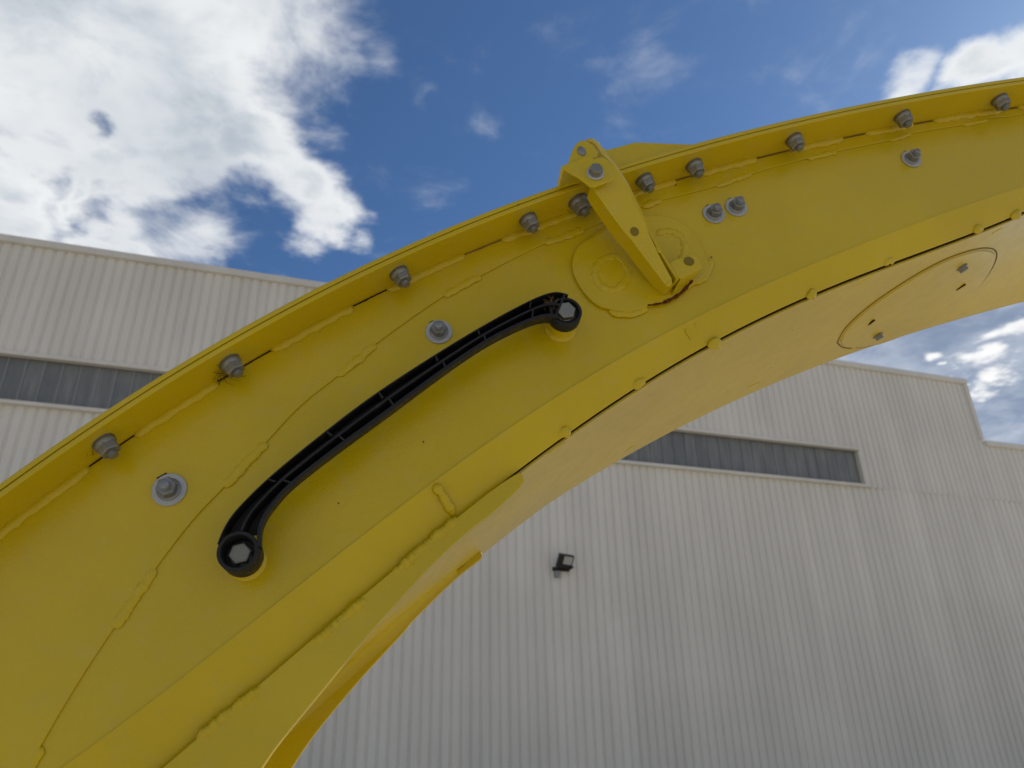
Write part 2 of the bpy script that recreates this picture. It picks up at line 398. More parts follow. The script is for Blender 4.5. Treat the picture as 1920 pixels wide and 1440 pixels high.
# keep the far edge parallel to the near one where it is out of sight at the left
dv = A1-A0; k0 = int(np.argmin(abs(uu-lo_u))); dv[:k0] = dv[k0]; bfar = [(uu[i], A0[i]+dv[i]) for i in range(N)]
NS = 6
O3 = .0290
mb = MB(); rings = []
for i in range(N):
    r = []
    for j in range(NS+1):
        t = j/NS; r.append((bn[i][0], A0[i]+dv[i]*t, -O3-t*(WID-O3)))
    for j in range(NS, -1, -1):
        t = j/NS; r.append((bn[i][0]-.003, A0[i]+dv[i]*t+.005, -O3-t*(WID-O3)))
    rings.append(r)
mb.loft(rings)
part('bottom_plate', mb, M_dusty, 30, 0)
part('far_side_plate', strip(cover_bot, bfar, -WID-.004, -WID+.0), M_side, 30)
def bsurf(px, py):                            # pixel -> point on the bottom plate
    o = -.1
    for _ in range(60):
        u, v = L(px, py, o); a = np.interp(u, uu, A0); dd = np.interp(u, uu, dv)
        # v on surface at o
        t = (-O3-o)/(WID-O3); e = v-(a+dd*t); o += e*-.6 if False else 0
        # secant on o
        h = 1e-4; u2, v2 = L(px, py, o+h); a2 = np.interp(u2, uu, A0); d2 = np.interp(u2, uu, dv); e2 = v2-(a2+d2*((-O3-o-h)/(WID-O3)))
        o -= e*h/(e2-e)
    u, v = L(px, py, o); return (u, v, o)

# second layer on the side plate above the lap joint
lap = [(-140, 1850), (-20, 1600), (20, 1510), (76, 1399), (146, 1280), (213, 1178), (292, 1065), (360, 977), (420, 913), (499, 829), (564, 760), (633, 705), (704, 645), (832, 555), (902, 517), (960, 486), (1022, 456), (1095, 430), (1202, 387), (1240, 375), (1342, 349), (1440, 316), (1513, 297), (1568, 284), (1667, 263), (1708, 250), (1804, 234), (1851, 222), (1918, 214), (2100, 175), (2500, 100)]
def spline(pts, n=8):
    out = []; P_ = [np.array(p) for p in pts]
    for i in range(len(P_)-1):
        a = P_[max(i-1, 0)]; b = P_[i]; c = P_[i+1]; d = P_[min(i+2, len(P_)-1)]
        for k in range(n):
            t = k/n; out.append(tuple(.5*((2*b)+(c-a)*t+(2*a-5*b+4*c-d)*t*t+(3*b-a-3*c+d)*t**3)))
    out.append(tuple(P_[-1])); return out
lapc = Ls(spline(lap, 4), .0018)
lapc = [(-.56, -.80)]+lapc
topu = [(u, np.interp(u, [p[0] for p in cover_top], [p[1] for p in cover_top])-.0155) for u, v in lapc]
# left of the frame the layer runs straight down the plate
part('lap_plate', strip([(min(a[0], b[0]), a[1]) for a, b in zip(topu, lapc)], lapc, .0005, .0024), M_side, 25, .0006, 1)

# welds --------------------------------------------------------------
def weld(pts, r, flat=.45, seed=0, lump=.3, m=None, name='weld_bead', step=.0016, end=True, nrm=None, parent=None):
    P_ = [Vector(p) for p in pts]; seg = [(P_[i+1]-P_[i]).length for i in range(len(P_)-1)]; tot = sum(seg)
    n = max(6, int(tot/step)); rings = []; K = 12; flat = flat*.68; r = r*1.12
    for k in range(n+1):
        s = tot*k/n; i = 0
        while i < len(seg)-1 and s > seg[i]: s -= seg[i]; i += 1
        p = P_[i].lerp(P_[i+1], min(1, s/max(seg[i], 1e-9))); t = (P_[i+1]-P_[i]).normalized()
        nn = Vector(nrm) if nrm else Vector((0, 0, 1)); nn = (nn-t*nn.dot(t)).normalized(); bb = t.cross(nn)
        x = k/n; e = min(1, min(x, 1-x)*tot/(r*1.3)) if end else 1; e = math.sqrt(max(.02, 1-(1-e)**2))
        rr = r*(1+lump*1.3*mn.noise(Vector((x*tot*110+seed*7, seed*3.1, 0)))+.08*math.sin(x*tot*2*math.pi/.0042))*e
        cc = p+bb*(r*.25*mn.noise(Vector((x*tot*70, seed*5.3+9, 2))))
        ring = []
        for j in range(K):
            a = 2*math.pi*j/K; q = 1+.2*mn.noise(Vector((x*tot*260, j*1.7, seed)))
            ring.append(tuple(cc+bb*(math.cos(a)*rr*q)+nn*(math.sin(a)*rr*flat*q)))
        rings.append(ring)
    mb = MB(); mb.loft(rings); return part(name, mb, m or M_side, 80, parent=parent)
sd = 1
for a, b in (((213, 1178), (292, 1065)), ((420, 913), (499, 829)), ((633, 705), (704, 645)), ((832, 555), (902, 517)), ((1022, 456), (1095, 430)),
             ((1202, 387), (1240, 375)), ((1342, 349), (1409, 325)), ((1513, 297), (1568, 284)), ((1667, 263), (1708, 250)), ((1804, 234), (1851, 224)), ((50, 1460), (76, 1399))):
    sd += 1; z = depth(*a); weld([L3(*a, .001), L3((a[0]+b[0])/2, (a[1]+b[1])/2, .0012), L3(*b, .001)], .0052 if sd < 8 else .0042, .55, sd, .2)
# weld under the flange, in sections, with grimy gaps
def under(u, o=0., dy=-.0145):
    v = np.interp(u, [p[0] for p in cover_top], [p[1] for p in cover_top]); s = (np.interp(u+.01, [p[0] for p in cover_top], [p[1] for p in cover_top])-v)/.01
    n_ = np.array([-s, 1])/math.hypot(1, s); return (u+n_[0]*dy, v+n_[1]*dy, o)
usec = [L(x, y)[0] for x, y in ((-400, 1200), (155, 866), (238, 812), (395, 722), (497, 648), (652, 566), (715, 533), (862, 464), (929, 439), (1075, 380), (1160, 352), (1257, 325), (1300, 316), (1409, 285), (1470, 268), (1570, 245), (1610, 236), (1700, 216), (1735, 208), (1860, 182), (1890, 176), (2300, 120))]
for k in range(0, len(usec), 2):
    a, b = usec[k], usec[k+1]; n = max(4, int((b-a)/.012))
    weld([under(a+(b-a)*i/n, .003) for i in range(n+1)], .0062, .9, 40+k, .16, step=.0035)
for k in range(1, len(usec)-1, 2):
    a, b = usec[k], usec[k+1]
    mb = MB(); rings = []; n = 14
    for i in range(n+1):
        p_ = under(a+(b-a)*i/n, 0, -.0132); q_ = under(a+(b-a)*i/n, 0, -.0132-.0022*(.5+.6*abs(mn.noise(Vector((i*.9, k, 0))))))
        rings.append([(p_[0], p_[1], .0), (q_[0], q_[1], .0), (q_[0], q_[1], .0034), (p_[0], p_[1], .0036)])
    part('grime_streak', mb.loft(rings), M_dirt_shade if k < 7 else M_grime)
# stitches across the lower gap
for i, (x, y) in enumerate(((1058, 813), (1198, 719), (1340, 645), (1522, 553), (1667, 491), (1835, 431), (1905, 404))):
    dx = 12 if x < 1400 else 9
    weld([L3(x-dx, y+dx*.55, -.020), L3(x, y-1, -.0185), L3(x+dx, y-dx*.5, -.020)], .0062, .8, 60+i, .45, step=.001, nrm=(-.2, -.6, .7))
for i, (a, b) in enumerate((((370, 1388), (495, 1288)), ((590, 1208), (690, 1122)), ((735, 1080), (860, 972)))):
    weld([L3(a[0]+(b[0]-a[0])*t, a[1]+(b[1]-a[1])*t+1.5, -.0165+.0012*math.sin(t*9)) for t in (0, .2, .4, .6, .8, 1)], .0068, 1., 80+i, .35, nrm=(.3, -.7, .6))
weld([L3(815, 908, .001), L3(828, 925, -.002), L3(838, 944, -.009), L3(852, 968, -.018)], .0046, .9, 91, .35, step=.001, nrm=(0, -.3, .95))
for i, ps in enumerate((((1285, 617), (1296, 634), (1300, 648)), ((1303, 606), (1312, 622), (1321, 642)))):
    weld([L3(x, y, .0016-.0215*t) for (x, y), t in zip(ps, (.15, .5, .88))], .0016, .35, 400+i, .2, name='paint_run', nrm=(0, -.3, .95))
# shallow bumps on the bottom plate
for i, (a, b) in enumerate((((1026, 853), (1060, 830)), ((1335, 663), (1365, 645)), ((1605, 535), (1640, 517)), ((1860, 438), (1880, 428)), ((1172, 846), (1192, 836)), ((1400, 728), (1425, 718)), ((1590, 656), (1608, 650)))):
    p_, q_ = Vector(bsurf(*a)), Vector(bsurf(*b)); weld([p_, (p_+q_)/2, q_], .004, .35, 100+i, .2, m=M_dusty, nrm=(0.3, -1, 0), name='weld_bump')

# reinforcing skirts at the lower left --------------------------------
def smooth_poly(pts, o, n=5): return Ls(spline(pts, n), o)
nlow = [(978, 888), (982, 897), (980, 907), (962, 927), (922, 962), (875, 999), (817, 1052), (750, 1124), (681, 1201), (599, 1300), (523, 1393), (490, 1440), (430, 1530), (380, 1620), (330, 1730)]
A = smooth_poly(nlow, -.0120)
topcv = [(u, np.interp(u, uu, [p[1] for p in c2])+.0035) for u, v in A]
# clip so that the tip meets the band
topcv = [(t[0], max(t[1], a[1])) for t, a in zip(topcv, A)]
tipu = L(978, 888, -.0120)[0]
def run(c, lo, hi, n=60): return [(u, np.interp(u, [p[0] for p in c], [p[1] for p in c])) for u in np.linspace(lo, hi, n)]
c2t = [(p[0], p[1]-.0012) for p in c2]
t0 = L(915, 924, -.0120); endu = A[-1][0]
A.append((-.55, A[-1][1]-.4)); endu = -.55
poly = [p for p in run(c2t, endu, t0[0])]+Ls(spline([(940, 906), (962, 892), (972, 887)], 4), -.0120)+A
part('skirt_plate', MB().prism(poly, -.0235, -.0120), M_side, 30, .0014, 2)
flow = [(895, 1028), (903, 1036), (903, 1046), (890, 1057), (863, 1078), (828, 1110), (773, 1165), (756, 1186), (675, 1274), (593, 1373), (547, 1440), (500, 1520), (460, 1600), (420, 1700)]
OF = -.30
A = smooth_poly(flow, OF+.004)
bt = -OF-O3; 
botc = [(u, np.interp(u, uu, A0)+np.interp(u, uu, dv)*bt/(WID-O3)) for u in np.linspace(A[-1][0], A[0][0]-.02, 60)]
tipv = A[0]
poly = botc+[(tipv[0]-.008, tipv[1]+.004)]+A
part('far_skirt_plate', MB().prism(poly, OF-.004, OF+.004), M_side, 30, .002, 3)
# soft fillet between bottom plate and far skirt
cvp = [(u, np.interp(u, uu, A0)+np.interp(u, uu, dv)*bt/(WID-O3)) for u in np.linspace(A[-1][0], A[0][0]-.03, 50)]
mb = MB(); rings = []
for (u, v) in cvp:
    r = [];R_ = max(.001, min(.020, .75*(v-np.interp(u, [a[0] for a in A[::-1]], [a[1] for a in A[::-1]]))))
    for k in range(7):
        a = math.pi/2*k/6; r.append((u+.002*(1-math.sin(a)), v-R_+R_*math.sin(a)+.001, OF+.004+R_-R_*math.cos(a)))
    r.append((u, v+.002, OF)); rings.append(r)
mb.loft(rings); part('fillet', mb, M_side, 60)
# access disc on the underside ----------------------------------------
ell = [(1574, 640), (1590, 612), (1630, 575), (1690, 533), (1750, 498), (1800, 477), (1840, 468), (1862, 473), (1862, 492), (1840, 528), (1800, 566), (1740, 603), (1690, 628), (1640, 645), (1590, 650)]
pts = [bsurf(x, y) for x, y in spline(ell+[ell[0]], 5)]
c_ = np.mean(pts, axis=0); nb = (0.45, -.88, -.1); nbv = Vector(nb).normalized()
def lift(p, h): return (p[0]+nbv[0]*h, p[1]+nbv[1]*h, p[2]+nbv[2]*h)
# follow the curved plate: rings shrinking to the centre
def onb(u, o): a = np.interp(u, uu, A0); dd = np.interp(u, uu, dv); return (u, a+dd*((-O3-o)/(WID-O3)), o)
rings = []
for k, (f_, h) in enumerate(((1.0, .000), (.99, .0032), (.93, .0036), (.6, .0036), (.3, .0036), (.05, .0036))):
    rings.append([lift(onb(c_[0]+(p[0]-c_[0])*f_, c_[2]+(p[2]-c_[2])*f_), h) for p in pts[:-1]])
mb = MB(); mb.loft(rings); part('access_disc', mb, M_dusty, 35)
def rim(f_, r, h):
    q_ = [Vector(lift(onb(c_[0]+(p[0]-c_[0])*f_, c_[2]+(p[2]-c_[2])*f_), h)) for p in pts]
    mb = MB(); rr = []
    for i in range(len(q_)-1):
        t = (q_[(i+1) % (len(q_)-1)]-q_[i-1 if i else len(q_)-2]).normalized(); b_ = t.cross(nbv).normalized()
        rr.append([tuple(q_[i]+b_*r*math.cos(a)+nbv*r*math.sin(a)) for a in [k*math.pi/3 for k in range(6)]])
    rr.append(rr[0]); mb.loft(rr, cap=False); return mb
part('disc_groove', rim(1.03, .0012, .0000), M_grime, 60)

# fasteners ------------------------------------------------------------
def frame(p, axis, spin=0.):
    z = Vector(axis).normalized(); x = z.orthogonal().normalized(); y = z.cross(x)
    m = Matrix.Identity(4)
    for i in range(3): m[i][0] = x[i]; m[i][1] = y[i]; m[i][2] = z[i]; m[i][3] = p[i]
    return m@Matrix.Rotation(spin, 4, 'Z')
def lathe(prof, n=32):
    mb = MB(); mb.loft([[(r*math.cos(2*math.pi*k/n), r*math.sin(2*math.pi*k/n), z) for k in range(n)] for r, z in prof]); return mb
def hexnut(af, z0, z1, mb=None):
    mb = mb or MB(); R_ = af/math.sqrt(3); rings = []
    for z, k in ((z0, 1.), (z1-.10*(z1-z0), 1.), (z1, .90)):
        ring = []
        for i in range(24):
            a = 2*math.pi*i/24; rh = (af/2)/math.cos((a % (math.pi/3))-math.pi/6); ring.append((min(rh, R_)*k*math.cos(a), min(rh, R_)*k*math.sin(a), z))
        if k < 1: ring = [(x*min(1, af*.5*1.02/math.hypot(x, y)), y*min(1, af*.5*1.02/math.hypot(x, y)), z) for x, y, z in ring]
        rings.append(ring)
    mb.loft(rings); return mb
def thread(r, z0, z1, pitch):
    pr = []; z = z0; 
    while z < z1-pitch: pr += [(r, z), (r, z+pitch*.35), (r*.90, z+pitch*.6), (r*.90, z+pitch*.75)]; z += pitch
    pr += [(r, z), (r*.86, z1), (.0002, z1)]
    return lathe([(r*.9, z0-.001)]+pr, 24)
U_ = 1.0  # unit meshes, washer radius 1
me_wash = lathe([(.0, 0), (1., 0), (1., .11), (.97, .14), (.4, .14)], 40).mesh('washer', M_zinc, 30)
me_nut = hexnut(1.02, .24, .85, lathe([(.1, .14), (.70, .14), (.70, .20), (.60, .28), (.1, .30)], 36)).mesh('nut', M_nut, 30)
me_thr = thread(.29, .3, 1.22, .09).mesh('threaded_end', M_nut, 40)
def fastener(mtx, s, parent, names, meshes, root='bolt'):
    e = bpy.data.objects.new(root, None); COL.objects.link(e); e.parent = parent; e.matrix_local = T0@mtx@Matrix.Scale(s, 4)
    e.empty_display_size = .01
    for n_, m_ in zip(names, meshes): obj(n_, m_, e)
    return e
slot = MB().box(-.55, .55, -.3, .3, -.2, .03).mesh('slot_hole', M_dirt_shade)  # solid dark box; the slot's inner shade is put into its colour
for i, (x, y, rpx) in enumerate(((318, 919, 32), (823, 623, 25.5), (1338, 402, 21.5), (1380, 389, 21.5), (1708, 299, 19.5))):
    o_ = .0026 if i == 0 else .0004
    r = rpx*depth(x, y)/F*.985
    p_ = L3(x, y, o_)
    m_ = frame(p_, (0.02*rnd.uniform(-1, 1), 0.02*rnd.uniform(-1, 1), 1), rnd.uniform(0, 1))
    e = fastener(m_, r, CH, ('washer', 'nut', 'threaded_end'), (me_wash, me_nut, me_thr))
    if i in (0,):
        q_ = L3(x-13, y-24, o_); mm = T0@Matrix.Translation(q_)@Matrix.Rotation(.6, 4, 'Z')@Matrix.Scale(.010, 4); s_ = obj('slot_hole', slot, CH, mm)
    else:
        q_ = L3(x-rpx*.55, y-rpx*.72, o_); mm = T0@Matrix.Translation(q_)@Matrix.Rotation(.7, 4, 'Z')@Matrix.Scale(.0055, 4); s_ = obj('slot_hole', slot, CH, mm)
# flange nuts hanging under the top flange
me_fn = hexnut(1.62, .30, 1.22, lathe([(.1, 0), (.98, 0), (1., .06), (1., .26), (.97, .34), (.84, .52), (.1, .54)], 36)).mesh('nut', M_galv, 30)
me_ft = thread(.42, .5, 1.68, .13).mesh('threaded_end', M_galv, 40)
me_fw = lathe([(.1, -.16), (1.03, -.16), (1.03, -.02), (.1, -.01)], 36).mesh('washer', M_galv, 30)
me_bh = hexnut(1.6, 0, .8).mesh('bolt_head', M_galv, 30)
ct = np.array(cover_top)
nuts = [(189, 822), (427, 674), (743, 505), (984, 402), (1079, 370), (1203, 330), (1296, 302), (1484, 255), (1686, 210), (1868, 179)]
for i, (x, y) in enumerate(nuts):
    # find the point of the flange underside at offset on which the nut centre ray lands
    on = .028
    u, v = L(x, y, on); k = int(np.argmin(abs(ct[:, 0]-u))); t = nz(ct[k+1]-ct[k-1]); nn = np.array([t[1], -t[0]])
    vt = np.interp(u, ct[:, 0], ct[:, 1]); dist = ((u-ct[k][0])*nn[0]+(v-ct[k][1])*nn[1])
    foot = np.array([u, v])-nn*(dist-.0150)
    rr = .0120 if i != 4 else .0135
    m_ = frame((foot[0], foot[1], on), (nn[0]+rnd.uniform(-.05, .05), nn[1], rnd.uniform(-.04, .04)), rnd.uniform(0, 1))
    e = fastener(m_, rr, CH, ('washer', 'nut', 'threaded_end'), (me_fw, me_fn, me_ft))
    top = np.array([u, v])-nn*(dist)
    m2 = frame((top[0], top[1], on), (-nn[0], -nn[1], 0), .3); e2 = fastener(m2, .0105, CH, ('bolt_head',), (me_bh,))
# bolts in the underside disc
me_db = hexnut(1.5, .2, 1.0, lathe([(.1, 0), (1.15, 0), (1.15, .2), (.1, .21)], 24)).mesh('bolt_head', M_galv, 30)
for x, y in ((1801, 498), (1644, 626)):
    p_ = bsurf(x, y); fastener(frame(lift(p_, .003), nb, .3), .0080, CH, ('bolt_head',), (me_db,))
for x, y, a in ((1631, 601, .9), (1799, 535, .2)):
    p_ = lift(bsurf(x, y), .0045); m_ = T0@frame(p_, nb, a)@Matrix.Scale(.0075, 4); obj('slot_hole', MB().box(-1.1, 1.1, -.35, .35, -.2, .1).mesh('slot_hole', M_dirt_shade), CH, m_)  # dark boxes too, coloured as the shaded inside of the disc slots

# the pad with its welded rings ----------------------------------------
pad = [(1144, 421), (1118, 441), (1088, 458), (1076, 477), (1073, 499), (1080, 523), (1099, 552), (1119, 570), (1140, 578), (1180, 584), (1212, 574), (1250, 563), (1290, 540), (1318, 520), (1329, 499), (1322, 473), (1302, 438), (1279, 417), (1247, 405), (1208, 405), (1175, 410)]
PO = .0055
padc = Ls(spline(pad+[pad[0]], 5)[:-1], PO)
part('bearing_pad', MB().prism(padc, .0004, PO), M_side, 30, .0010, 2)
def ringw(cx, cy, rx, ry, r, seed, a0=0, a1=360, o=PO):
    weld([L3(cx+rx*math.cos(math.radians(a)), cy+ry*math.sin(math.radians(a)), o) for a in np.linspace(a0, a1, 36)], r, .42, seed, .35, end=(a1-a0 < 360), step=.0014)
ringw(1147, 512, 31, 31, .0044, 201)
ringw(1252, 466, 32, 33, .0044, 202, -130, 95)
weld([L3(x, y, .002) for x, y in ((1141, 582), (1160, 588), (1180, 589), (1200, 584), (1214, 576))], .0052, .6, 203, .3)
weld([L3(x, y, .002) for x, y in ((1331, 485), (1331, 500), (1324, 516), (1312, 527), (1300, 532))], .0042, .6, 204, .4)
weld([L3(x, y, .003) for x, y in ((1098, 453), (1112, 448), (1128, 436), (1145, 424))], .004, .5, 205, .4)

# rust streak
for i, (ps, r_) in enumerate((([(1212, 571), (1222, 570), (1234, 568), (1245, 566)], .0011), ([(1243, 566), (1256, 560), (1266, 555), (1275, 549), (1286, 539), (1293, 531), (1299, 524)], .0020))):
    weld([L3(x, y+1.5, .0045) for x, y in ps], r_, 1.6, 500+i, .5, m=M_rust, name='rust_streak')

# latch -----------------------------------------------------------------
LA = bpy.data.objects.new('latch', None); COL.objects.link(LA); LA.parent = CH; LA.matrix_local = Matrix.Identity(4)
def z1(x, y): return 1030+x/6.4, 240+y/6.4
def z2(x, y): return 1060+x/6.4, 390+y/6.4
def armo(px, py):                             # the arm leans in towards the plate as it goes down
    t = ((px-1113)*135+(py-345)*190)/(135**2+190**2); return .086+(.031-.086)*min(1.05, max(-.03, t))
def poly3(pts, off=None, th=.003, extra=0.):
    top = []
    for x, y in pts:
        o_ = (armo(x, y) if off is None else (off(x, y) if callable(off) else off))+extra; top.append(L3(x, y, o_))
    n = len(top); mb = MB(); mb.add(top+[(a, b, c-th) for a, b, c in top], [tuple(range(n)), tuple(range(n, 2*n))[::-1]]+[(i, (i+1) % n, n+(i+1) % n, n+i) for i in range(n)])
    return mb
def lp(name, mb, m=M_side, smooth=30, bev=.0007, seg=2): return part(name, mb, m, smooth, bev, seg, parent=LA)
# web of the arm
Lft = [z1(500, 660), z1(530, 730), z1(640, 890), z1(760, 1060), z1(900, 1245), z2(800, 390), z2(1000, 655), z2(1200, 915)]
Rgt = [z1(770, 420), z1(885, 600), z1(960, 740), z1(1060, 960), z1(1170, 1180), z2(1000, 290), z2(1130, 570), z2(1280, 850)]
web = Lft+[z2(1215, 935), z2(1245, 938), z2(1270, 920), z2(1285, 885)]+Rgt[::-1]+[z1(640, 345), z1(600, 345), z1(540, 480)]
mbw = MB()
# build as a strip so the lean stays even
Ls_, Rs_ = spline(Lft, 4), spline(Rgt, 4)
def hsolid(A, Bq, th=.003, off=None):
    mb = MB(); rings = []
    for a, b in zip(A, Bq):
        oa = armo(*a) if off is None else off; ob = armo(*b) if off is None else off
        p_, q_ = L3(*a, oa), L3(*b, ob); rings.append([p_, q_, (q_[0], q_[1], ob-th), (p_[0], p_[1], oa-th)])
    mb.loft(rings); return mb
mb = hsolid([z1(470, 560)]+Ls_, [z1(640, 345)]+Rs_)
# rounded tip
tip = [z2(1200, 915), z2(1213, 934), z2(1240, 940), z2(1268, 925), z2(1284, 890), z2(1280, 850)]
top = [L3(*p, armo(*p)) for p in tip]; n = len(top)
mb.add(top+[(a, b, c-.003) for a, b, c in top], [tuple(range(n)), tuple(range(n, 2*n))[::-1]]+[(i, (i+1) % n, n+(i+1) % n, n+i) for i in range(n)])
lp('latch_arm', mb)
# left wall of the channel, turned in towards the plate
mb = MB(); rings = []
for a in Ls_+[z2(1225, 945), z2(1290, 905)]:
    o_ = armo(*a)-.0035; p_ = L3(*a, o_); dpt = .027
    rings.append([(p_[0], p_[1], o_), (p_[0]+.0025, p_[1]+.0015, o_), (p_[0]+.0025, p_[1]+.0015, max(.006, o_-dpt)), (p_[0], p_[1], max(.006, o_-dpt))])
mb.loft(rings); lp('channel_wall', mb, bev=0)
# right rim strip of the arm, wrapping over the pivot ear
RimI = [z1(440, 150), z1(510, 165), z1(560, 205), z1(640, 320), z1(770, 440), z1(870, 600), z1(960, 745), z1(1060, 960), z1(1170, 1180), z2(1000, 280), z2(1090, 450), z2(1210, 650), z2(1335, 845)]
RimO = [z1(440, 130), z1(520, 125), z1(590, 170), z1(690, 300), z1(810, 450), z1(905, 590), z1(985, 735), z1(1080, 930), z1(1190, 1160), z2(1015, 245), z2(1115, 430), z2(1235, 640), z2(1368, 850)]
def rimo(x, y): return armo(x, y)+.0005
mb = MB(); rings = []
for a, b in zip(spline(RimI, 4), spline(RimO, 4)):
    oa = rimo(*a)-.0003; ob = oa-.0035; p_ = L3(*a, oa); q_ = L3(*b, ob)
    rings.append([p_, q_, (q_[0], q_[1], ob-.016), (p_[0], p_[1], ob-.016)])
mb.loft(rings); lp('channel_rim', mb, smooth=40, bev=.0008)
weld([L3(*z2(x, y), .045) for x, y in ((1075, 460), (1110, 490), (1140, 540))], .0028, .6, 300, .5, parent=LA)
# hole in the arm
hx, hy = z2(830, 283); ho = armo(hx, hy)
hm = lathe([(.0, .0006), (.0060, .0006), (.0060, -.0005), (.0, -.0005)], 24).mesh('pin_hole', M_dirt_shade)
M_hole, _, _ = mat('hole_shade', (.20, .145, .008), .8); hm.materials[0] = M_hole
pa, pb, pc_ = [Vector(L3(a, b, armo(a, b))) for a, b in ((hx, hy), (hx+20, hy), (hx, hy-20))]
obj('pin_hole', hm, LA, T0@frame(pa, (pb-pa).cross(pc_-pa)))
# pivot ear in front, with the domed pin
ear = [z1(225, 420), z1(255, 330), z1(290, 235), z1(340, 170), z1(400, 145), z1(470, 165), z1(540, 220), z1(582, 285), z1(575, 335), z1(530, 362), z1(500, 420)]
lp('pivot_ear', poly3(ear, .0912, .003), bev=.0008)
ear2 = [z1(430, 150), z1(460, 118), z1(520, 120), z1(590, 165), z1(650, 245), z1(690, 262), z1(760, 400), z1(700, 500), z1(500, 500)]
lp('pivot_ear', poly3(ear2, .048, .004), bev=.0008)
pc = z1(386, 280)
dm = lathe([(0.0001, -.6)]+[(math.cos(a), .6*math.sin(a)) for a in np.linspace(-.2, 1.5, 8)], 28).mesh('pivot_pin', M_galv, 60)
obj('pivot_pin', dm, LA, T0@Matrix.Translation(L3(*pc, .0912))@Matrix.Rotation(.15, 4, 'Z')@Matrix.Diagonal((.0056, .0080, .006, 1)))
# tab plate standing on the cover
tab = [z1(600, 250), z1(690, 262), z1(760, 245), z1(1020, 172), z1(1100, 172), z1(1740, 196), z1(1640, 225), z1(1460, 285), z1(1310, 322), z1(830, 462), z1(700, 470)]
lp('tab_plate', poly3(tab, .046, .004), bev=.0008)
lp('tab_foot', poly3([z1(700, 490), z1(1320, 318), z1(1330, 345), z1(700, 520)], .053, .010), bev=.0006)
mb = poly3([z1(1330, 335), z1(1470, 285), z1(1470, 305), z1(1340, 350)], .052, .003); lp('grime_streak', mb, M_dirt_shade, bev=0)
# cup bracket
cup = [z1(150, 450), z1(165, 445), z1(490, 320), z1(535, 368), z1(635, 345), z1(665, 352), z1(690, 375), z1(775, 590), z1(765, 618), z1(545, 702), z1(520, 708), z1(490, 698), z1(350, 592), z1(190, 500), z1(155, 478)]
lp('cup_bracket', poly3(cup, .0955, .0035), bev=.001, seg=3)
mb = MB()
p_ = [L3(*z1(150, 450), .0955), L3(*z1(180, 500), .0955)]
mb.prism([(p_[0][0]-.0008, p_[0][1]+.0004), (p_[0][0]+.0024, p_[0][1]+.0008), (p_[1][0]+.0024, p_[1][1]+.0020), (p_[1][0]-.0012, p_[1][1])], .058, .094)
lp('bracket_leg', mb, bev=.0006)
lp('bracket_insert', poly3([z1(165, 500), z1(190, 490), z1(400, 640), z1(250, 665), z1(150, 700), z1(118, 678)], .062, .004), bev=.0008)
# latch bolt
me_lw = lathe([(.05, 0), (1., 0), (1., .12), (.9, .2), (.05, .2)], 36).mesh('washer', M_zinc, 30)
me_lh = hexnut(1.32, .2, .95).mesh('bolt_head', M_bolt, 30)
bx, by = z1(552, 545); fastener(frame(L3(bx, by, .0957), (-.05, .02, 1), .25), 16.6*depth(bx, by, .093)/F, LA, ('washer', 'bolt_head'), (me_lw, me_lh))
# keeper bracket at the foot
kp = [z2(1245, 682), z2(1255, 660), z2(1300, 622), z2(1530, 556), z2(1560, 558), z2(1590, 580), z2(1642, 700), z2(1635, 720), z2(1400, 838), z2(1375, 842), z2(1350, 825)]
lp('keeper_bracket', poly3(kp, .030, .0035), bev=.001, seg=3)
mb = MB(); a, b = L3(*z2(1385, 848), .0265), L3(*z2(1636, 722), .0265)
a2, b2 = L3(*z2(1278, 1048), .006), L3(*z2(1520, 858), .006)
mb.add([a, b, b2, a2, (a[0], a[1]+.003, a[2]-.002), (b[0], b[1]+.003, b[2]-.002), (b2[0], b2[1]+.003, b2[2]), (a2[0], a2[1]+.003, a2[2])], [(0, 1, 2, 3), (7, 6, 5, 4), (0, 4, 5, 1), (1, 5, 6, 2), (2, 6, 7, 3), (3, 7, 4, 0)])
lp('keeper_leg', mb, bev=.0006)
hx, hy = z2(1483, 640); o = obj('keeper_hole', hm, LA, T0@frame(L3(hx, hy, .0301), (0, 0, 1))@Matrix.Scale(1.15, 4))

# grab handle -------------------------------------------------------------
HN = bpy.data.objects.new('grab_handle', None); COL.objects.link(HN); HN.parent = CH; HN.matrix_local = Matrix.Identity(4)
HN['label'] = 'black ribbed plastic grab handle bolted at both ends'
HT, HB = .046, .025
Up = [(407, 1020), (416, 996), (434, 966), (462, 935), (511, 888), (597, 818), (692, 745), (800, 674), (898, 614), (975, 572), (1016, 553), (1044, 546), (1066, 552)]
Lo = [(489, 1022), (489, 990), (500, 960), (522, 932), (549, 904), (630, 841), (719, 777), (816, 704), (908, 640), (975, 606), (1004, 594), (1028, 590), (1044, 593)]
UpC, LoC = np.array(Ls(spline(Up, 6), HT)), np.array(Ls(spline([(x+1.5, y+3) for x, y in Lo], 6), HT))
def relax(c):
    for _ in range(8): c[1:-1] = .5*c[1:-1]+.25*(c[:-2]+c[2:])
relax(UpC); relax(LoC)
MdC = (UpC+LoC)/2+(UpC-LoC)*.02
def wall(Acv, Bcv, o0, o1, mb):
    mb.loft([[(a[0], a[1], o0), (b[0], b[1], o0), (b[0], b[1], o1), (a[0], a[1], o1)] for a, b in zip(Acv, Bcv)]); return mb
def inset(cv, other, d): w_ = other-cv; return cv+w_/np.linalg.norm(w_, axis=1)[:, None]*d
mb = MB()
n_ = len(UpC)
wall(UpC, inset(UpC, LoC, .0014), HB, HT, mb); 
